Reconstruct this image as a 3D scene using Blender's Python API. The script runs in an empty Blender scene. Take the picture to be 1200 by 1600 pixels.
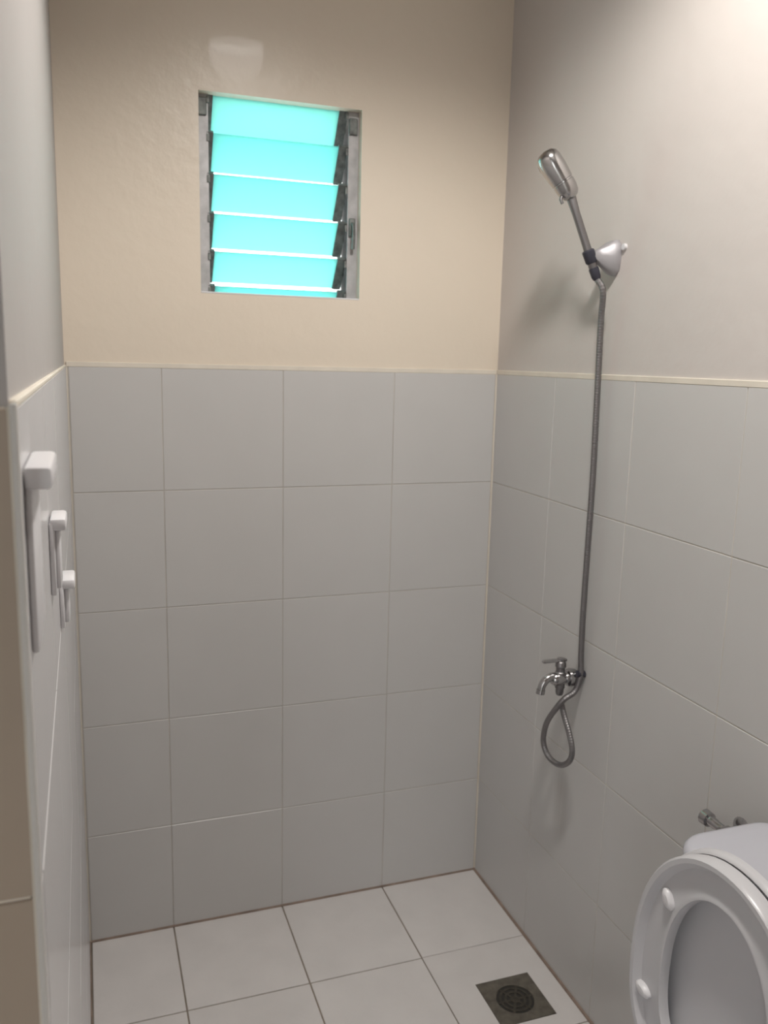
import bpy, bmesh, math, random
from mathutils import Vector, Matrix
random.seed(4)
S = bpy.context.scene
C = S.collection

# ------------------------------------------------------------------ camera
CAM = Vector((-1.0800, -2.1460, 1.5302))
YAW, PITCH, ROLL, FPX = 0.3400, -0.1761, 0.0234, 1330.6
def cam_axes():
    cy, sy, cp, sp = math.cos(YAW), math.sin(YAW), math.cos(PITCH), math.sin(PITCH)
    f = Vector((sy*cp, cy*cp, sp)); r = Vector((cy, -sy, 0)); u = r.cross(f)
    c, s = math.cos(ROLL), math.sin(ROLL)
    return c*r + s*u, -s*r + c*u, f
_r, _u, _f = cam_axes()
cd = bpy.data.cameras.new('camera'); cam = bpy.data.objects.new('camera', cd); C.objects.link(cam)
cd.sensor_width = 36; cd.lens = FPX/1600*36; cd.clip_start = 0.02
cd.dof.use_dof = True; cd.dof.focus_distance = 1.15; cd.dof.aperture_fstop = 9   # the phone picture is slightly out of focus
m = Matrix((_r, _u, -_f)).transposed().to_4x4(); m.translation = CAM
cam.matrix_world = m
S.camera = cam

# ------------------------------------------------------------------ world, light, exposure
w = bpy.data.worlds.new('overcast_sky'); S.world = w; w.use_nodes = True
bg = w.node_tree.nodes['Background']; bg.inputs[0].default_value = (0.98, 1.0, 0.985, 1); bg.inputs[1].default_value = 3.5
S.view_settings.view_transform = 'Standard'; S.view_settings.look = 'None'
S.view_settings.gamma = 1; S.view_settings.use_curve_mapping = False
S.view_settings.exposure = 0.38
LAMP = Vector((-0.50, -1.24, 2.63))
LAMP_W, LAMP_HALF, LAMP_BLEND = 60.0, 76.5, 0.46
LAMP_COL = (1.0, 0.955, 0.90)

# ------------------------------------------------------------------ materials
def mat(name, col, rough=0.5, metal=0.0, noise=0.0, nscale=20, bump=0.0, bscale=60, rnd=0.0, spec=0.5, coat=0.0):
    mt = bpy.data.materials.new(name); mt.use_nodes = True
    nt = mt.node_tree; b = nt.nodes['Principled BSDF']
    b.inputs['Base Color'].default_value = (*col, 1); b.inputs['Roughness'].default_value = rough
    b.inputs['Metallic'].default_value = metal; b.inputs['Specular IOR Level'].default_value = spec
    b.inputs['Coat Weight'].default_value = coat
    g = nt.nodes.new('ShaderNodeNewGeometry')
    hsv = nt.nodes.new('ShaderNodeHueSaturation'); hsv.inputs['Color'].default_value = (*col, 1)
    val = nt.nodes.new('ShaderNodeMath'); val.operation = 'ADD'; val.inputs[0].default_value = 1.0; val.inputs[1].default_value = 0.0
    if noise:
        n = nt.nodes.new('ShaderNodeTexNoise'); n.inputs['Scale'].default_value = nscale; n.inputs['Detail'].default_value = 5
        nt.links.new(g.outputs['Position'], n.inputs['Vector'])
        mr = nt.nodes.new('ShaderNodeMapRange'); mr.inputs['From Min'].default_value = .3; mr.inputs['From Max'].default_value = .7
        mr.inputs['To Min'].default_value = 1-noise; mr.inputs['To Max'].default_value = 1+noise
        nt.links.new(n.outputs['Fac'], mr.inputs['Value']); nt.links.new(mr.outputs[0], val.inputs[0])
    if rnd:
        oi = nt.nodes.new('ShaderNodeObjectInfo'); mm = nt.nodes.new('ShaderNodeMapRange')
        mm.inputs['To Min'].default_value = -rnd; mm.inputs['To Max'].default_value = rnd
        nt.links.new(oi.outputs['Random'], mm.inputs['Value']); nt.links.new(mm.outputs[0], val.inputs[1])
    nt.links.new(val.outputs[0], hsv.inputs['Value']); nt.links.new(hsv.outputs[0], b.inputs['Base Color'])
    if bump:
        n2 = nt.nodes.new('ShaderNodeTexNoise'); n2.inputs['Scale'].default_value = bscale; n2.inputs['Detail'].default_value = 3
        nt.links.new(g.outputs['Position'], n2.inputs['Vector'])
        bp = nt.nodes.new('ShaderNodeBump'); bp.inputs['Strength'].default_value = bump; bp.inputs['Distance'].default_value = .004
        nt.links.new(n2.outputs['Fac'], bp.inputs['Height']); nt.links.new(bp.outputs[0], b.inputs['Normal'])
    return mt
M = {
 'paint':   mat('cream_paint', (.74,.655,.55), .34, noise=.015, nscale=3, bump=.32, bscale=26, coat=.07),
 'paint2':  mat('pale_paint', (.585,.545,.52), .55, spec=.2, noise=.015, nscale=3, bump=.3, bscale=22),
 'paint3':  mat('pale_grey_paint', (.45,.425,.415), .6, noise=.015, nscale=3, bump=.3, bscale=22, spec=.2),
 'ceil':    mat('ceiling_paint', (.66,.63,.59), .7),
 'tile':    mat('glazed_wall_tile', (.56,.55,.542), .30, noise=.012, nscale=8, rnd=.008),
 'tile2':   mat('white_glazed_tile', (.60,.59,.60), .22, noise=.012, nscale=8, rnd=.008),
 'ftile':   mat('floor_tile', (.66,.635,.625), .42, noise=.04, nscale=9, rnd=.02, bump=.15, bscale=120),
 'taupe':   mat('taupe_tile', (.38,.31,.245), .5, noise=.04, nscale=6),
 'bgrout':  mat('beige_grout', (.50,.465,.425), .8, noise=.15, nscale=9),
 'grout':   mat('cream_grout', (.60,.56,.49), .8, noise=.12, nscale=12),
 'fgrout':  mat('brown_floor_grout', (.27,.23,.19), .9, noise=.25, nscale=14),
 'bead':    mat('pale_cream_bead', (.70,.645,.56), .6, noise=.06, nscale=15),
 'grime':   mat('grimy_sealant', (.25,.19,.155), .9, noise=.3, nscale=18),
 'chrome':  mat('chrome', (.46,.45,.455), .18, metal=1, noise=.05, nscale=60),
 'hose':    mat('steel_hose', (.27,.26,.265), .42, metal=1),
 'satin':   mat('satin_chrome', (.44,.43,.45), .52, metal=.6),
 'headc':   mat('satin_chrome_head', (.50,.49,.49), .2, metal=1),
 'dark':    mat('dark_plastic', (.035,.035,.05), .4),
 'ceramic': mat('white_ceramic', (.50,.50,.55), .14, coat=.3),
 'seat':    mat('white_seat_plastic', (.57,.565,.585), .3),
 'plastic': mat('white_plastic', (.70,.69,.71), .35),
 'alu':     mat('grey_aluminium', (.42,.41,.42), .45, metal=.3, noise=.15, nscale=40),
 'clip':    mat('tarnished_clip', (.16,.17,.165), .5, metal=.4, noise=.4, nscale=60),
 'dust':    mat('tarnished_drain_metal', (.16,.145,.12), .55, metal=.5, noise=.25, nscale=50),
 'black':   mat('dark_drain_hole', (.03,.028,.025), .8),
 'edge':    mat('white_edge_trim', (.60,.585,.56), .45),
 'ext':     mat('outside_render', (.22,.22,.21), .8),
}
# drip stains under the hose loop on the right-wall tiles (marks on the tile itself)
def stain(mt):
    nt = mt.node_tree; b = nt.nodes['Principled BSDF']; src = b.inputs['Base Color'].links[0].from_socket
    g = nt.nodes.new('ShaderNodeNewGeometry'); sx = nt.nodes.new('ShaderNodeSeparateXYZ'); nt.links.new(g.outputs['Position'], sx.inputs[0])
    def band(sock, c, half):
        a = nt.nodes.new('ShaderNodeMath'); a.operation = 'SUBTRACT'; nt.links.new(sock, a.inputs[0]); a.inputs[1].default_value = c
        d = nt.nodes.new('ShaderNodeMath'); d.operation = 'ABSOLUTE'; nt.links.new(a.outputs[0], d.inputs[0])
        r = nt.nodes.new('ShaderNodeMapRange'); r.interpolation_type = 'SMOOTHSTEP'
        r.inputs['From Min'].default_value = half; r.inputs['From Max'].default_value = half*.2
        nt.links.new(d.outputs[0], r.inputs['Value']); return r.outputs[0]
    def mul(a, c):
        x = nt.nodes.new('ShaderNodeMath'); x.operation = 'MULTIPLY'
        nt.links.new(a, x.inputs[0])
        if isinstance(c, float): x.inputs[1].default_value = c
        else: nt.links.new(c, x.inputs[1])
        return x.outputs[0]
    n = nt.nodes.new('ShaderNodeTexNoise'); n.inputs['Scale'].default_value = 1; mp = nt.nodes.new('ShaderNodeMapping')
    mp.inputs['Scale'].default_value = (1, 70, 4); nt.links.new(g.outputs['Position'], mp.inputs[0]); nt.links.new(mp.outputs[0], n.inputs[0])
    near = band(sx.outputs[0], 0.0, .03)
    f = mul(mul(mul(band(sx.outputs[1], -.455, .04), band(sx.outputs[2], .46, .13)), n.outputs['Fac']), near)
    f = mul(f, .45)
    mx = nt.nodes.new('ShaderNodeMix'); mx.data_type = 'RGBA'
    nt.links.new(f, mx.inputs[0]); nt.links.new(src, mx.inputs[6]); mx.inputs[7].default_value = (.16,.13,.10,1)
    nt.links.new(mx.outputs[2], b.inputs['Base Color'])
stain(M['tile'])
def glass_mat():
    mt = bpy.data.materials.new('teal_frosted_glass'); mt.use_nodes = True; nt = mt.node_tree
    out = nt.nodes['Material Output']; nt.nodes.remove(nt.nodes['Principled BSDF'])
    tr = nt.nodes.new('ShaderNodeBsdfTranslucent'); tr.inputs[0].default_value = (.44,.82,.80,1)
    rf = nt.nodes.new('ShaderNodeBsdfGlossy'); rf.inputs[0].default_value = (.7,.9,.9,1); rf.inputs[1].default_value = .3
    mx = nt.nodes.new('ShaderNodeMixShader'); mx.inputs[0].default_value = .05
    nt.links.new(tr.outputs[0], mx.inputs[1]); nt.links.new(rf.outputs[0], mx.inputs[2]); nt.links.new(mx.outputs[0], out.inputs[0])
    return mt
M['glass'] = glass_mat()
def lens_mat():
    mt = bpy.data.materials.new('lit_lamp_lens'); mt.use_nodes = True; b = mt.node_tree.nodes['Principled BSDF']
    b.inputs['Emission Color'].default_value = (*LAMP_COL, 1); b.inputs['Emission Strength'].default_value = 14
    return mt
M['lens'] = lens_mat()

# ------------------------------------------------------------------ helpers
def link(name, bm, mt, parent=None, smooth=False, kind=None, local=False):
    me = bpy.data.meshes.new(name)
    bmesh.ops.recalc_face_normals(bm, faces=bm.faces)
    if smooth:
        for f in bm.faces: f.smooth = True
    bm.to_mesh(me); bm.free()
    if smooth:
        try: me.set_sharp_from_angle(angle=math.radians(40))
        except Exception: pass
    me.materials.append(mt)
    o = bpy.data.objects.new(name, me); C.objects.link(o)
    if parent:
        o.parent = parent
        if not local:      # shapes are written in world coordinates: shift them to the parent's base
            o.location = -wloc(parent)
    if kind: o['kind'] = kind
    return o
def wloc(o):
    v = Vector((0,0,0))
    while o: v += o.location; o = o.parent
    return v
def thing(name, label, cat, loc, group=None):
    o = bpy.data.objects.new(name, None); C.objects.link(o); o.location = loc
    o.empty_display_size = .05
    o['label'] = label; o['category'] = cat
    if group: o['group'] = group
    return o
def box(bm, a, b, bev=0.0, seg=2):
    (x0,y0,z0),(x1,y1,z1) = a, b
    vs = [bm.verts.new(p) for p in [(x0,y0,z0),(x1,y0,z0),(x1,y1,z0),(x0,y1,z0),(x0,y0,z1),(x1,y0,z1),(x1,y1,z1),(x0,y1,z1)]]
    fs = [bm.faces.new([vs[i] for i in q]) for q in [(3,2,1,0),(4,5,6,7),(0,1,5,4),(1,2,6,5),(2,3,7,6),(3,0,4,7)]]
    if bev:
        es = list({e for f in fs for e in f.edges})
        bmesh.ops.bevel(bm, geom=es, offset=bev, segments=seg, affect='EDGES', profile=.5)
    return bm
def boxm(a, b, bev=0.0, seg=2): return box(bmesh.new(), a, b, bev, seg)
def frame_for(d):
    d = Vector(d).normalized(); h = Vector((0,0,1)) if abs(d.z) < .9 else Vector((0,1,0))
    x = h.cross(d).normalized(); return x, d.cross(x), d
def lathe(bm, o, d, prof, n=24, sx=1.0, sy=1.0, xdir=None):
    """prof: list of (distance along d, radius)"""
    o = Vector(o); x, y, d = frame_for(d)
    if xdir is not None:
        x = (Vector(xdir) - d*Vector(xdir).dot(d)).normalized(); y = d.cross(x)
    rings = []
    for s, r in prof:
        if r < 1e-6: rings.append([bm.verts.new(o+d*s)])
        else: rings.append([bm.verts.new(o+d*s+x*(r*sx*math.cos(2*math.pi*i/n))+y*(r*sy*math.sin(2*math.pi*i/n))) for i in range(n)])
    for A, B in zip(rings, rings[1:]):
        for i in range(n):
            j = (i+1) % n
            if len(A) == 1 and len(B) == 1: continue
            if len(A) == 1: bm.faces.new([A[0], B[j], B[i]])
            elif len(B) == 1: bm.faces.new([A[i], A[j], B[0]])
            else: bm.faces.new([A[i], A[j], B[j], B[i]])
    if len(rings[0]) > 1: bm.faces.new(list(reversed(rings[0])))
    if len(rings[-1]) > 1: bm.faces.new(rings[-1])
    return bm
def spline(pts, per=10):
    P = [Vector(p) for p in pts]; P = [P[0]*2-P[1]] + P + [P[-1]*2-P[-2]]; out = []
    for i in range(1, len(P)-2):
        for k in range(per):
            t = k/per; a, b, c, d = P[i-1], P[i], P[i+1], P[i+2]
            out.append(.5*((2*b)+(c-a)*t+(2*a-5*b+4*c-d)*t*t+(3*b-a-3*c+d)*t**3))
    out.append(P[-2]); return out
def tube(bm, pts, r, n=12, ridge=0.0):
    rings = []; prev = None
    for i, p in enumerate(pts):
        t = (pts[min(i+1, len(pts)-1)] - pts[max(i-1, 0)]).normalized()
        if prev is None: x = frame_for(t)[0]
        else: x = (prev - t*prev.dot(t)).normalized()
        prev = x; y = t.cross(x)
        rr = (r(i/(len(pts)-1)) if callable(r) else r) + (ridge if i % 2 else 0)
        rings.append([bm.verts.new(p+x*(rr*math.cos(2*math.pi*k/n))+y*(rr*math.sin(2*math.pi*k/n))) for k in range(n)])
    for A, B in zip(rings, rings[1:]):
        for k in range(n): bm.faces.new([A[k], A[(k+1) % n], B[(k+1) % n], B[k]])
    bm.faces.new(list(reversed(rings[0]))); bm.faces.new(rings[-1]); return bm
def resample(pts, step):
    out = [pts[0]]; acc = 0
    for a, b in zip(pts, pts[1:]):
        L = (b-a).length; s = step-acc
        while s <= L: out.append(a.lerp(b, s/L)); s += step
        acc = (acc+L) % step
    return out

# ------------------------------------------------------------------ room shell
W = -1.1157            # plane of the left wall
YE = -1.63             # near end of the left wall
YF = -3.10             # wall behind the camera
XO = -2.05             # outer wall left of the camera
H = 2.67               # ceiling
TT = 1.5               # top of the tiling
DP = 0.004             # plaster lies this far behind the tile faces
WX0, WX1, WZ0, WZ1 = -.802, -.401, 1.681, 2.140   # window opening

bm = bmesh.new(); y0, y1 = DP, .14
box(bm, (W-.14,y0,-.1),(WX0,y1,H)); box(bm, (WX1,y0,-.1),(.14,y1,H)); box(bm, (WX0,y0,-.1),(WX1,y1,WZ0)); box(bm, (WX0,y0,WZ1),(WX1,y1,H))
bmesh.ops.remove_doubles(bm, verts=bm.verts, dist=1e-5)
wb = link('wall_back', bm, M['paint'], kind='structure')
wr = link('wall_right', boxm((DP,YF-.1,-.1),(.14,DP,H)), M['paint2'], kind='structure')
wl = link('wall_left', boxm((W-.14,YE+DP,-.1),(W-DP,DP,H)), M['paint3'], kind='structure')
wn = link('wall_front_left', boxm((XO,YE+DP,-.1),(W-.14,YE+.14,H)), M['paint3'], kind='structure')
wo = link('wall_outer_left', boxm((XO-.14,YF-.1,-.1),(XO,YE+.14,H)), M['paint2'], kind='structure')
bm = boxm((XO,YF-.14,-.1),(-1.93,YF,H)); box(bm,(-1.50,YF-.14,-.1),(DP,YF,H)); box(bm,(-1.93,YF-.14,2.05),(-1.50,YF,H))   # doorway added out of view so sky light enters as fill
wf = link('wall_front', bm, M['paint2'], kind='structure')
link('ground', boxm((-6,-8,-.2),(4,YF-.14,-.12)), M['ext'], kind='structure')
fl = link('floor', boxm((XO,YF,-.12),(DP,DP,-.003)), M['fgrout'], kind='structure')
ce = link('ceiling', boxm((XO-.14,YF-.14,H),(.14,.14,H+.1)), M['ceil'], kind='structure')

G = .00095  # half a joint
def grout(parent, a, b, mt='grout'): link('grout', boxm(a, b), M[mt], parent)
grout(wb, (W-DP,.0014,0),(DP,DP+.001,TT), 'bgrout'); grout(wr, (.0014,YF,0),(DP+.001,.0014,TT)); grout(wl, (W-DP-.001,YE,0),(W-.0014,.0014,TT))
_cache = {}
def tile(parent, a, b, axis, mt, name='tile', bev=.0009):
    """axis: thin direction; a,b give the face corners; cached by size so alike tiles share a mesh"""
    size = tuple(round(b[i]-a[i], 4) for i in range(3)); key = (size, mt.name)
    if key not in _cache:
        o = link(name, boxm((0,0,0), size, bev, 1), mt, parent, local=True); _cache[key] = o.data
    else:
        o = bpy.data.objects.new(name, _cache[key]); C.objects.link(o); o.parent = parent
    j = random.uniform(-.0002, .0002); l = list(a); l[axis] += j
    o.location = Vector(l) - wloc(parent)
    return o
PX, PY, PZ = .3, .32, .3
rows = [(i*PZ, (i+1)*PZ) for i in range(5)]
cols_b = [(W+.004, -.9)] + [(-.9+i*PX, -.9+(i+1)*PX) for i in range(3)]
cols_y = [(-(i+1)*PY, -i*PY) for i in range(9)] + [(YF, -9*PY)]
cols_r = [(-.315, 0)] + [(-.315-(i+1)*.32, -.315-i*.32) for i in range(8)] + [(YF, -2.875)]
for z0, z1 in rows:
    z0_, z1_ = z0+G, z1-G
    for x0, x1 in cols_b: tile(wb, (x0+G,0,z0_),(x1-(G if x1 < -.01 else .004),.0035,z1_), 1, M['tile'])
    for a, b in cols_r: tile(wr, (0,a+G,z0_),(.0035,b-(G if b < -.01 else .004),z1_), 0, M['tile'])
    for a, b in cols_y[:6]:
        a = max(a, YE+.008)
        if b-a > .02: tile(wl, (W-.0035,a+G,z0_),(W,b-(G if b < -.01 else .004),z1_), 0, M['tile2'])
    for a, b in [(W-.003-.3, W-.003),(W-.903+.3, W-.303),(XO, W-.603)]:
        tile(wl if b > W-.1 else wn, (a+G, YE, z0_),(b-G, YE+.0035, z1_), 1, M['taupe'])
grout(wn, (XO,YE+.0014,0),(W-.14,YE+DP+.001,TT))
link('grout', boxm((W-.14,YE+.0014,0),(W-.006,YE+DP+.001,TT)), M['bead'], wl)
link('edge_trim', boxm((W-.0035,YE-.0006,0),(W+.0006,YE+.006,TT+.002), .0012, 3), M['edge'], wl)
for a, b in cols_y:
    for x0, x1 in cols_b + [(W-.3, W), (XO, W-.3)]:
        if x1 <= W+.001 and b > YE+.002:
            if a >= YE: continue
            b2 = YE-.003
        else: b2 = b
        if b2-a < .02: continue
        hole = x0 > -.31 and abs(b+.32) < .01
        if not hole:
            tile(fl, (x0+G*2,a+G*2,-.004),(x1-G*2,b2-G*2,0), 2, M['ftile'])
# the floor tile cut around the drain
DX0, DX1, DY0, DY1 = -.209, -.063, -.597, -.450
bm = bmesh.new(); fx0, fx1, fy0, fy1 = -.3+G, -G, -.64+G, -.32-G
for a, b in [((fx0,fy0),(DX0,fy1)),((DX1,fy0),(fx1,fy1)),((DX0,fy0),(DX1,DY0)),((DX0,DY1),(DX1,fy1))]:
    box(bm, (*a,-.004),(*b,0))
bmesh.ops.remove_doubles(bm, verts=bm.verts, dist=1e-5)
link('tile', bm, M['ftile'], fl)

# cream bead where the tiling ends, sealant in the corners
def bead(name, pts, mt, r, parent=None):
    return link(name, tube(bmesh.new(), [Vector(p) for p in pts], r, 8), mt, parent, smooth=True, kind=None if parent else 'structure')
b1 = boxm((W,-.0004,TT-.001),(0,DP+.001,TT+.011), .001, 1); link('trim_1', b1, M['bead'], kind='structure')
b2 = boxm((-.0004,YF,TT-.001),(DP+.001,0,TT+.011), .001, 1); link('trim_2', b2, M['bead'], kind='structure')
b3 = boxm((W-DP-.001,YE+.008,TT-.001),(W+.0002,0,TT+.0035), .001, 1); link('trim_3', b3, M['bead'], kind='structure')
bead('corner_grout', [(.0005,.0005,0),(.0005,.0005,TT)], M['bead'], .0035, wb)
bead('corner_grout', [(W-.0005,.0005,0),(W-.0005,.0005,TT)], M['grout'], .003, wb)
bead('floor_joint', [(W,.0,.0005),(0,.0,.0005)], M['grime'], .0042, fl)
bead('floor_joint', [(0,0,.0005),(0,YF,.0005)], M['grime'], .0055, fl)
bead('floor_joint', [(W,0,.0005),(W,YE,.0005)], M['grime'], .003, fl)

# ------------------------------------------------------------------ louvre window
win = bpy.data.objects.new('window_1', None); C.objects.link(win); win.location = (-.6,.05,WZ0); win['kind'] = 'structure'
win['label'] = 'small teal glass louvre window high in the cream back wall'
GL, GR = -.768, -.447
JY = .032
for x0, x1 in [(WX0, WX0+.026), (WX1-.026, WX1)]:
    bm = bmesh.new()
    box(bm, (x0,JY,WZ0),(x1,JY+.004,WZ1)); box(bm, (x0,JY+.05,WZ0),(x1,JY+.054,WZ1))
    ox = x0 if x0 < -.7 else x1-.004
    box(bm, (ox,JY+.004,WZ0),(ox+.004,JY+.05,WZ1))
    link('jamb_channel', bm, M['alu'], win)
link('sill', boxm((WX0,DP,WZ0),(WX1,.14,WZ0+.004), .001, 1), M['plastic'], win)
TOPS = [2.150, 2.056, 1.963, 1.8715, 1.783, 1.701]
for i, zt in enumerate(TOPS):
    nz = TOPS[i+1] if i < 5 else 1.684
    top = Vector((0, JY+.006, zt)); bot = Vector((0, JY+.058, nz+(0 if i == 5 else .0150 if i else .006)))
    if i == 0: top.z -= .009
    if i == 5: bot.y = JY+.016
    d = (bot-top); n = Vector((0, -d.z, d.y)).normalized()*.0025
    bm = bmesh.new(); vs = []
    for x in (GL, GR):
        for p in (top-n, top+n, bot+n, bot-n): vs.append(bm.verts.new((x, p.y, p.z)))
    for q in [(0,1,2,3),(7,6,5,4),(0,4,5,1),(1,5,6,2),(2,6,7,3),(3,7,4,0)]: bm.faces.new([vs[k] for k in q])
    bl = link('louvre_blade', bm, M['glass'], win)
    for side, x in ((-1, GL), (1, GR)):
        xa, xb = (x-.012, x+.004) if side < 0 else (x-.004, x+.0185)
        bm = bmesh.new(); vs = []
        m2 = n*2.2; e = d.normalized()*.004
        for xx in (xa, xb):
            for p in (top-m2-e, top+m2-e, bot+m2+e*.3, bot-m2+e*.3): vs.append(bm.verts.new((xx, p.y, p.z)))
        for q in [(0,1,2,3),(7,6,5,4),(0,4,5,1),(1,5,6,2),(2,6,7,3),(3,7,4,0)]: bm.faces.new([vs[k] for k in q])
        # pivot lug reaching from the clip to the channel
        mid = (top+bot)/2
        lathe(bm, (xb if side > 0 else xa, mid.y, mid.z), (side,0,0), [(0,.008),(.010 if side < 0 else .001,.008)], 10)
        # small bent tab that holds the glass edge
        box(bm, (xa if side < 0 else xb-.006, top.y-.010, top.z-.020),(xa+.006 if side < 0 else xb, top.y-.002, top.z-.004))
        link('blade_clip', bm, M['clip'], win)
bm = bmesh.new()   # operating lever on the right channel
box(bm, (-.424,JY-.008,1.84),(-.408,JY,1.885), .002, 1)
tube(bm, spline([(-.416,JY-.008,1.872),(-.416,JY-.018,1.862),(-.416,JY-.020,1.835),(-.416,JY-.016,1.808)], 4), .0045, 8)
link('operating_lever', bm, M['clip'], win, smooth=True)
bm = bmesh.new(); box(bm, (-.427,JY-.006,2.085),(-.405,JY,2.125), .002, 1); link('top_bracket', bm, M['clip'], win)
bm = bmesh.new(); box(bm, (WX0,JY-.006,2.092),(WX0+.022,JY,2.132), .002, 1); link('top_bracket', bm, M['clip'], win)

# unseen slab added outside above the window to shade its top panes
link('added_shade_slab', boxm((-1.9,.14,2.17),(.7,.85,2.24)), M['ext'], kind='structure')

# ------------------------------------------------------------------ ceiling lamp (above the frame)
cl = thing('ceiling_lamp', 'round white recessed ceiling lamp above the shower corner', 'lamp', (LAMP.x, LAMP.y, H))
bm = bmesh.new()
lathe(bm, (LAMP.x,LAMP.y,H), (0,0,-1), [(0,.125),(.008,.125),(.012,.120),(.012,.104),(.004,.102)], 32)
link('trim_ring', bm, M['plastic'], cl, smooth=True)
link('lens', lathe(bmesh.new(), (LAMP.x,LAMP.y,H-.005), (0,0,-1), [(0,.101),(.002,.101),(.006,.05),(.007,0)], 32), M['lens'], cl, smooth=True)
ld = bpy.data.lights.new('lamp_light', 'SPOT'); ld.energy = LAMP_W; ld.color = LAMP_COL; ld.shadow_soft_size = .10
ld.spot_size = math.radians(2*LAMP_HALF); ld.spot_blend = LAMP_BLEND
lo = bpy.data.objects.new('lamp_light', ld); C.objects.link(lo); lo.location = LAMP

# ------------------------------------------------------------------ shower
YS = -.505
sh = thing('shower_set', 'chrome hand shower in its wall bracket with a long grey metal hose', 'shower', (0, YS, 1.75))
HN = Vector((-.050, -.520, 1.758))          # hinge
bm = bmesh.new()                            # rounded triangular bracket
tri = []
for (yy, zz) in [(0,.036),(.010,.036),(.020,.026),(.022,.0),(.018,-.026),(.008,-.036),(0,-.038),(-.008,-.036),(-.018,-.026),(-.022,0),(-.020,.026),(-.010,.036)]:
    tri.append((yy, zz))
rings = []
for xx, k, dz in [(.0035,1,0),(-.004,1,0),(-.014,.90,.0),(-.034,.50,.001),(-.046,.30,.002),(-.049,.22,.002)]:
    rings.append([bm.verts.new((xx, -.527+a*max(k,.5)+(-.520+.527)*(1-k), 1.757+b*k+dz)) for a, b in tri])
for A, B in zip(rings, rings[1:]):
    for i in range(len(A)): bm.faces.new([A[i], A[(i+1) % len(A)], B[(i+1) % len(A)], B[i]])
bm.faces.new(rings[0]); bm.faces.new(rings[-1])
br = link('bracket', bm, M['satin'], sh, smooth=True)
link('wall_plug', lathe(bmesh.new(), (.004,-.560,1.776), (-1,0,0), [(0,.007),(.006,.0065),(.007,0)], 12), M['plastic'], sh, smooth=True)
HD = Vector((-.050, .012, .125)).normalized()  # handle direction
bm = bmesh.new()
lathe(bm, HN-HD*.016+Vector((-.006,0,0)), HD, [(0,.010),(.003,.0125),(.026,.0135),(.029,.011)], 20)
link('hinge_socket', bm, M['dark'], sh, smooth=True)
HB = HN+Vector((-.006,0,0))
head = HB + HD*.135
bm = bmesh.new()
lathe(bm, HB-HD*.028, HD, [(0,.0085),(.004,.0095),(.05,.0085),(.12,.0085),(.160,.0105),(.166,.0095)], 20)
link('handle', bm, M['hose'], sh, smooth=True)
AX = Vector((-.072, .020, .100)).normalized()
bm = bmesh.new()
lathe(bm, head-AX*.012, AX, [(0,.008),(.003,.015),(.010,.0205),(.022,.0235),(.036,.0245),(.037,.0235),(.040,.0235),(.041,.025),(.070,.0275),(.092,.0270),(.102,.0240),(.108,.0160),(.111,0)], 32, 1.0, .92, (0,1,0))
link('spray_head', bm, M['headc'], sh, smooth=True)
FN = Vector((.6,.8,-.2)).normalized(); FN = (FN - AX*FN.dot(AX)).normalized()
fc = head + AX*.074 + FN*.0215
bm = lathe(bmesh.new(), fc, FN, [(0,.024),(.006,.0245),(.009,.022),(.010,0)], 28)
link('spray_face', bm, M['headc'], sh, smooth=True)
LV = Vector((-.82,0,-.57)); LV = (LV - AX*LV.dot(AX)).normalized()
bm = bmesh.new(); tube(bm, [head+AX*.006+LV*.016, head+AX*.000+LV*.025, head-AX*.009+LV*.027], lambda t: .0042-.001*t, 10)
link('mode_lever', bm, M['hose'], sh, smooth=True)
bm = bmesh.new()
lathe(bm, HB-HD*.026, -HD, [(0,.0105),(.004,.011),(.020,.010),(.026,.0075)], 16)
link('hose_nut', bm, M['dark'], sh, smooth=True)

# hose: pixel rays of the photograph met with planes parallel to the right wall give its real course
def at(px, py, x):
    d = _f + _r*((px-600)/FPX) - _u*((py-800)/FPX)
    t = (x-CAM.x)/d.x
    return CAM + d*t
hs = HB-HD*.050
hp = [hs, at(942,455,-.030), at(939,500,-.022), at(936,560,-.018), at(932,640,-.017), at(926,750,-.018), at(918,860,-.020), at(911,960,-.017),
      at(908,1020,-.012), at(907,1056,-.011), at(898,1080,-.022), at(882,1092,-.050), at(868,1108,-.066), at(854,1130,-.074), at(849,1158,-.072), at(857,1182,-.064),
      at(874,1195,-.056), at(889,1190,-.050), at(894,1172,-.047), at(889,1145,-.046), at(882,1120,-.046), at(877,1098,-.047)]
pts = resample(spline(hp, 14), .003)
link('hose', tube(bmesh.new(), pts, .0066, 10, ridge=.0004), M['hose'], sh, smooth=False)

# ------------------------------------------------------------------ shower tap
YT, ZT = -.497, .806
tp = thing('shower_tap', 'chrome wall tap with flat lever and curved spout above the hose loop', 'tap', (0, YT, ZT))
link('flange', lathe(bmesh.new(), (.0036,YT,ZT), (-1,0,0), [(0,.0095),(.013,.0095),(.0145,.020),(.026,.022),(.034,.020),(.036,.013)], 28), M['chrome'], tp, smooth=True)
bm = bmesh.new()
lathe(bm, (-.006,YT,ZT), (-1,0,0), [(0,.011),(.020,.011),(.022,.014),(.030,.014),(.032,.0125),(.048,.0165),(.060,.0155),(.066,.011),(.068,0)], 20)
link('body', bm, M['chrome'], tp, smooth=True)
bm = bmesh.new(); lathe(bm, (-.050,YT,ZT-.008), (0,0,1), [(0,.0125),(.024,.0125),(.026,.0105),(.036,.0105),(.038,.013),(.048,.012),(.052,.008),(.054,0)], 20)
link('bonnet', bm, M['hose'], tp, smooth=True)
bm = bmesh.new()
box(bm, (-.098,YT-.006,ZT+.042),(-.036,YT+.006,ZT+.049), .0025, 2)
lathe(bm, (-.050,YT,ZT+.036), (0,0,1), [(0,.008),(.014,.009),(.016,0)], 16)
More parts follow.
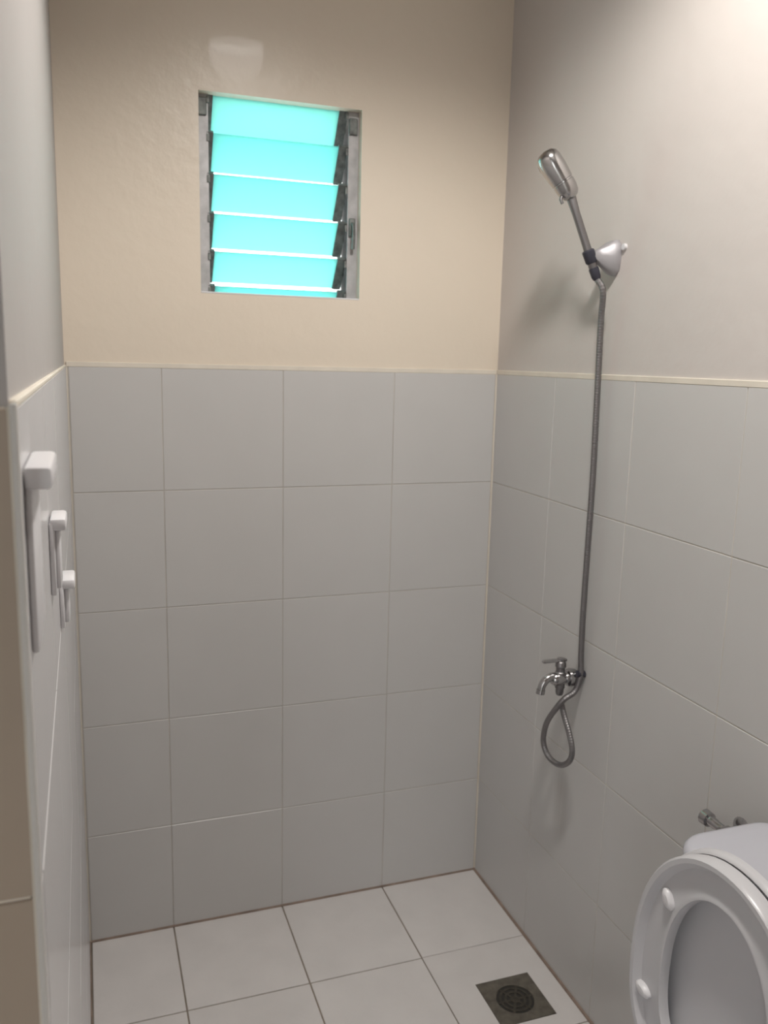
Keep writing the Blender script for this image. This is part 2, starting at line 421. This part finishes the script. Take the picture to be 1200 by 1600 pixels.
link('lever', bm, M['chrome'], tp, smooth=True)
sp = spline([(-.055,YT,ZT+.002),(-.070,YT,ZT+.007),(-.086,YT,ZT+.001),(-.096,YT,ZT-.012),(-.099,YT,ZT-.026)], 6)
bm = bmesh.new(); tube(bm, sp, lambda t: .0100-.0012*t, 16)
lathe(bm, sp[-1]+Vector((0,0,.004)), Vector((-.12,0,-1)), [(0,.0105),(.010,.0105),(.011,.008)], 16)
link('spout', bm, M['chrome'], tp, smooth=True)
bm = bmesh.new(); lathe(bm, (-.049,YT,ZT-.006), (0,.0,-1), [(0,.0115),(.016,.0115),(.018,.0095),(.028,.0095),(.034,.0075)], 16)
link('hose_outlet', bm, M['hose'], tp, smooth=True)
# dark rubber washer where the upper hose passes the flange
link('washer', lathe(bmesh.new(), at(907,1053,-.010), (-1,0,.1), [(-.012,.0085),(.010,.0085),(.011,.006)], 14), M['dark'], tp, smooth=True)

# ------------------------------------------------------------------ floor drain
dr = thing('floor_drain', 'square tarnished metal drain with a round grate in the floor tiles', 'drain', ((DX0+DX1)/2,(DY0+DY1)/2,0))
cx, cyy = (DX0+DX1)/2, (DY0+DY1)/2
bm = bmesh.new(); n = 32; r1 = .047
inner = [bm.verts.new((cx+r1*math.cos(2*math.pi*i/n), cyy+r1*math.sin(2*math.pi*i/n), -.0006)) for i in range(n)]
low = [bm.verts.new((v.co.x, v.co.y, -.0026)) for v in inner]
hw = (DX1-DX0)/2-.001
def sq(a):
    c, s = math.cos(a), math.sin(a); k = hw/max(abs(c), abs(s)); return c*k, s*k
outer = [bm.verts.new((cx+sq(2*math.pi*i/n)[0], cyy+sq(2*math.pi*i/n)[1], 0.0006)) for i in range(n)]
outl = [bm.verts.new((v.co.x, v.co.y, -.0028)) for v in outer]
for i in range(n):
    j = (i+1) % n
    bm.faces.new([inner[i], inner[j], outer[j], outer[i]]); bm.faces.new([inner[i], low[i], low[j], inner[j]]); bm.faces.new([outer[i], outer[j], outl[j], outl[i]])
link('frame', bm, M['dust'], dr)
link('drain_hole', lathe(bmesh.new(), (cx,cyy,-.0029), (0,0,1), [(0,.0465),(.0006,.0465)], 32), M['black'], dr)
bm = bmesh.new()
for r0, rr in ((.040,.034),(.027,.021),(.012,.0)):
    N = 28
    if rr:
        A = [bm.verts.new((cx+r0*math.cos(2*math.pi*i/N), cyy+r0*math.sin(2*math.pi*i/N), -.001)) for i in range(N)]
        B = [bm.verts.new((cx+rr*math.cos(2*math.pi*i/N), cyy+rr*math.sin(2*math.pi*i/N), -.001)) for i in range(N)]
        A2 = [bm.verts.new((v.co.x, v.co.y, -.0022)) for v in A]; B2 = [bm.verts.new((v.co.x, v.co.y, -.0022)) for v in B]
        for i in range(N):
            j = (i+1) % N
            bm.faces.new([A[i],A[j],B[j],B[i]]); bm.faces.new([A[i],A2[i],A2[j],A[j]]); bm.faces.new([B[i],B[j],B2[j],B2[i]]); bm.faces.new([A2[i],B2[i],B2[j],A2[j]])
    else: lathe(bm, (cx,cyy,-.0022), (0,0,1), [(0,.012),(.0014,.012)], 20)
for k in range(6):
    a = k*math.pi/3; dx, dy = math.cos(a), math.sin(a); px, py = -dy*.003, dx*.003
    v = [bm.verts.new((cx+dx*r+s*px, cyy+dy*r+s*py, z)) for z in (-.0021,-.0009) for r, s in ((.010,-1),(.046,-1),(.046,1),(.010,1))]
    for q in [(0,1,2,3),(4,5,6,7),(0,1,5,4),(1,2,6,5),(2,3,7,6),(3,0,4,7)]: bm.faces.new([v[i] for i in q])
link('grate', bm, mat('grate_metal', (.07,.062,.05), .6, metal=.5, noise=.3, nscale=80), dr)

# ------------------------------------------------------------------ toilet
TY = -1.278
to = thing('toilet', 'white toilet with raised seat and lid against the right tiled wall', 'toilet', (-.4, TY, 0))
def rrect(x0, x1, y0, y1, r, n=6, corners=(1,1,1,1)):
    pts = []
    for (cx_, cy_, a0, on) in [(x1-r, y1-r, 0, corners[0]), (x0+r, y1-r, 90, corners[1]), (x0+r, y0+r, 180, corners[2]), (x1-r, y0+r, 270, corners[3])]:
        for k in range(n+1):
            a = math.radians(a0+90*k/n); pts.append((cx_+r*math.cos(a), cy_+r*math.sin(a)))
    return pts
def loft(bm, rings, cap=True):
    R = [[bm.verts.new(p) for p in r] for r in rings]; n = len(R[0])
    for A, B in zip(R, R[1:]):
        for i in range(n): bm.faces.new([A[i], A[(i+1) % n], B[(i+1) % n], B[i]])
    if cap: bm.faces.new(list(reversed(R[0]))); bm.faces.new(R[-1])
    return bm
# tank tapers a little downwards
ty0, ty1 = -1.447, -1.134
rings = []
for z, k in [(.385,.02),(.40,.010),(.50,.006),(.62,.002),(.752,0)]:
    rings.append([(x,y,z) for x, y in rrect(-.196+k*1.6, -.012, ty0+k, ty1-k, .035)])
link('tank', loft(bmesh.new(), rings), M['ceramic'], to, smooth=True)
rings = []
for z, k in [(.751,.004),(.753,0),(.776,-.002),(.784,0),(.789,.005),(.791,.012),(.792,.03)]:
    rings.append([(x,y,z) for x, y in rrect(-.216+k, -.008-k*.3, -1.466+k, -1.120-k, .052-k*.5, 8)])
tl = link('tank_lid', loft(bmesh.new(), rings), M['ceramic'], to, smooth=True)
bt = link('flush_button', lathe(bmesh.new(), (-.11, TY-.01, .791), (0,0,1), [(0,.022),(.004,.022),(.006,.018),(.0065,0)], 24), M['chrome'], to, smooth=True)
# bowl and pedestal
def egg(cx_, a, bf, bb, z, n=40, cy_=TY):
    pts = []
    for i in range(n):
        t = 2*math.pi*i/n; c, s = math.cos(t), math.sin(t)
        pts.append((cx_ - (bf*c if c > 0 else bb*c), cy_ + a*s, z))
    return pts
prof = [(0.0,-.40,.115,.20,.24),(.015,-.40,.118,.205,.245),(.10,-.40,.105,.185,.23),(.20,-.41,.115,.20,.22),(.28,-.425,.145,.235,.21),(.34,-.43,.170,.26,.22),(.375,-.435,.182,.27,.225),(.395,-.435,.184,.272,.225),(.402,-.435,.178,.265,.22),
        (.402,-.445,.135,.215,.14),(.38,-.445,.125,.205,.13),(.30,-.44,.105,.17,.11),(.23,-.43,.07,.11,.08),(.20,-.42,.035,.05,.04)]
link('bowl', loft(bmesh.new(), [egg(c, a, f, b, z) for z, c, a, f, b in prof]), M['ceramic'], to, smooth=True)
bm = boxm((-.235,TY-.15,.30),(-.015,TY+.15,.398), .02, 3); link('bowl_shelf', bm, M['ceramic'], to, smooth=True)
link('water', lathe(bmesh.new(), (-.435,TY,.232), (0,0,1), [(0,.066),(.001,.066)], 24, 1, 1), mat('bowl_water', (.55,.6,.62), .03), to)
# raised seat and lid: outline in the (y,z) plane; lean: x grows towards the tank with height
ZC = .610
def oval(a, bt_, bb_, n=72, p=2.25):
    out = []
    for i in range(n):
        t = 2*math.pi*i/n; c, s = math.cos(t), math.sin(t)
        q = 2.08 if c > 0 else 2.8
        x = math.copysign(abs(s)**(2/q), s)*a; z = math.copysign(abs(c)**(2/q), c)*(bt_ if c > 0 else bb_)
        out.append((TY+x, ZC+z))
    return out
def lean(z): return .045*(z-.41)
def ring_at(k, xo):
    A = oval(.180, .219, .190); B = oval(.106, .158, .135)
    return [(xo+lean(za+(zb-za)*k), ya+(yb-ya)*k, za+(zb-za)*k) for (ya,za),(yb,zb) in zip(A, B)]
XS = -.262
prof = [(.02,XS+.018),(0,XS+.012),(0,XS-.003),(.05,XS-.007),(.16,XS-.007),(.22,XS-.003),(.30,XS+.003),(.80,XS+.002),(.88,XS-.001),(.96,XS-.001),(1.0,XS+.004),(1.0,XS+.014),(.9,XS+.019),(.5,XS+.021),(.02,XS+.018)]
bm = bmesh.new(); R = [[bm.verts.new(p) for p in ring_at(k, x)] for k, x in prof[:-1]]
for i in range(len(R)):
    A, B = R[i], R[(i+1) % len(R)]
    for j in range(len(A)): bm.faces.new([A[j], A[(j+1) % len(A)], B[(j+1) % len(A)], B[j]])
st = link('seat', bm, M['seat'], to, smooth=True)
for yy, zz, dy, dz in [(.112,.715,-.6,-.8),(-.112,.715,.6,-.8),(.143,.535,-1,-.2),(-.143,.535,1,-.2)]:
    bm = bmesh.new(); dirv = Vector((0, dy, dz)).normalized()
    p = Vector((XS+lean(zz)+.003, TY+yy, zz))
    x0 = lathe(bm, p-dirv*.0, (-1,0,0), [(0,.012),(.006,.0115),(.010,.008),(.011,0)], 20, 1.0, 1.0)
    for v in bm.verts:   # stretch into an oval pad lying across the rim
        o_ = v.co-p; s = o_.dot(dirv); v.co += dirv*s*.45
        t_ = Vector((0, dirv.z, -dirv.y)); v.co -= t_*o_.dot(t_)*.2
    link('bumper', bm, M['plastic'], st, smooth=True)
bm = bmesh.new(); rr = []
for k, x in [(.985,.022),(1.0,.024),(1.012,.030),(1.012,.036),(.99,.041),(.9,.044),(.5,.046)]:
    rr.append([(XS+x+lean(ZC+(z-ZC)*k), TY+(y-TY)*k, ZC+(z-ZC)*k) for y, z in oval(.182,.221,.190)])
rr = [[(p[0]+.010, TY+(p[1]-TY)*.5, ZC+(p[2]-ZC)*.5) for p in rr[0]], [(p[0]+.007, TY+(p[1]-TY)*.93, ZC+(p[2]-ZC)*.93) for p in rr[0]]] + rr
link('lid', loft(bm, rr), M['seat'], to, smooth=True)
for s in (-1, 1):
    bm = lathe(bmesh.new(), (-.250, TY+s*.075-.018, .416), (0,1,0), [(0,.012),(.002,.014),(.034,.014),(.036,.012)], 16)
    link('hinge', bm, M['plastic'], to, smooth=True)

# ------------------------------------------------------------------ angle valve beside the tank
av = thing('angle_valve', 'small chrome valve sticking out of the wall behind the toilet tank', 'valve', (0,-1.035,.72))
link('wall_flange', lathe(bmesh.new(), (.0036,-1.045,.722), (-1,0,0), [(0,.022),(.004,.022),(.009,.012)], 20), M['chrome'], av, smooth=True)
link('body', lathe(bmesh.new(), (-.004,-1.045,.722), (-1,0,0), [(0,.008),(.022,.008),(.024,.011),(.044,.011),(.046,0)], 16), M['chrome'], av, smooth=True)
link('knob', lathe(bmesh.new(), (-.034,-1.040,.722), (0,1,0), [(0,.0085),(.022,.0085),(.024,.0095),(.036,.0095),(.038,.0135),(.052,.0145),(.056,.011),(.057,0)], 18), M['chrome'], av, smooth=True)
pts = spline([(-.034,-1.045,.715),(-.036,-1.045,.69),(-.040,-1.050,.55),(-.042,-1.055,.35),(-.034,-1.055,.20),(-.012,-1.055,.16),(.003,-1.055,.155)], 6)
link('supply_hose', tube(bmesh.new(), pts, .005, 8), M['hose'], av, smooth=True)

# ------------------------------------------------------------------ white fittings on the left wall, seen along the wall
wx = thing('wall_box', 'flat white plastic box at the near end of the left tiled wall', 'wall box', (W,-1.555,1.40))
link('casing', boxm((W,-1.600,1.346),(W+.0045,-1.512,1.455), .002, 2), M['plastic'], wx, smooth=True)
link('cap', boxm((W,-1.603,1.449),(W+.0165,-1.512,1.463), .003, 2), M['plastic'], wx, smooth=True)
def bracket(y, z, hgt, prj, label):
    t = thing('wall_bracket', label, 'bracket', (W,y,z), 'white plastic brackets on the left wall')
    link('base_plate', boxm((W,y-.026,z-hgt),(W+.005,y+.026,z-.004), .0015, 2), M['plastic'], t, smooth=True)
    link('arm', boxm((W+.004,y-.018,z-hgt+.004),(W+prj*.6,y+.018,z-.006), .003, 2), M['plastic'], t, smooth=True)
    link('ledge', boxm((W+.001,y-.026,z-.012),(W+prj,y+.026,z), .003, 2), M['plastic'], t, smooth=True)
bracket(-1.270, 1.375, .075, .0160, 'small white plastic bracket on the left tiles, the higher of two')
bracket(-1.060, 1.262, .060, .0180, 'small white plastic bracket on the left tiles, the lower of two')
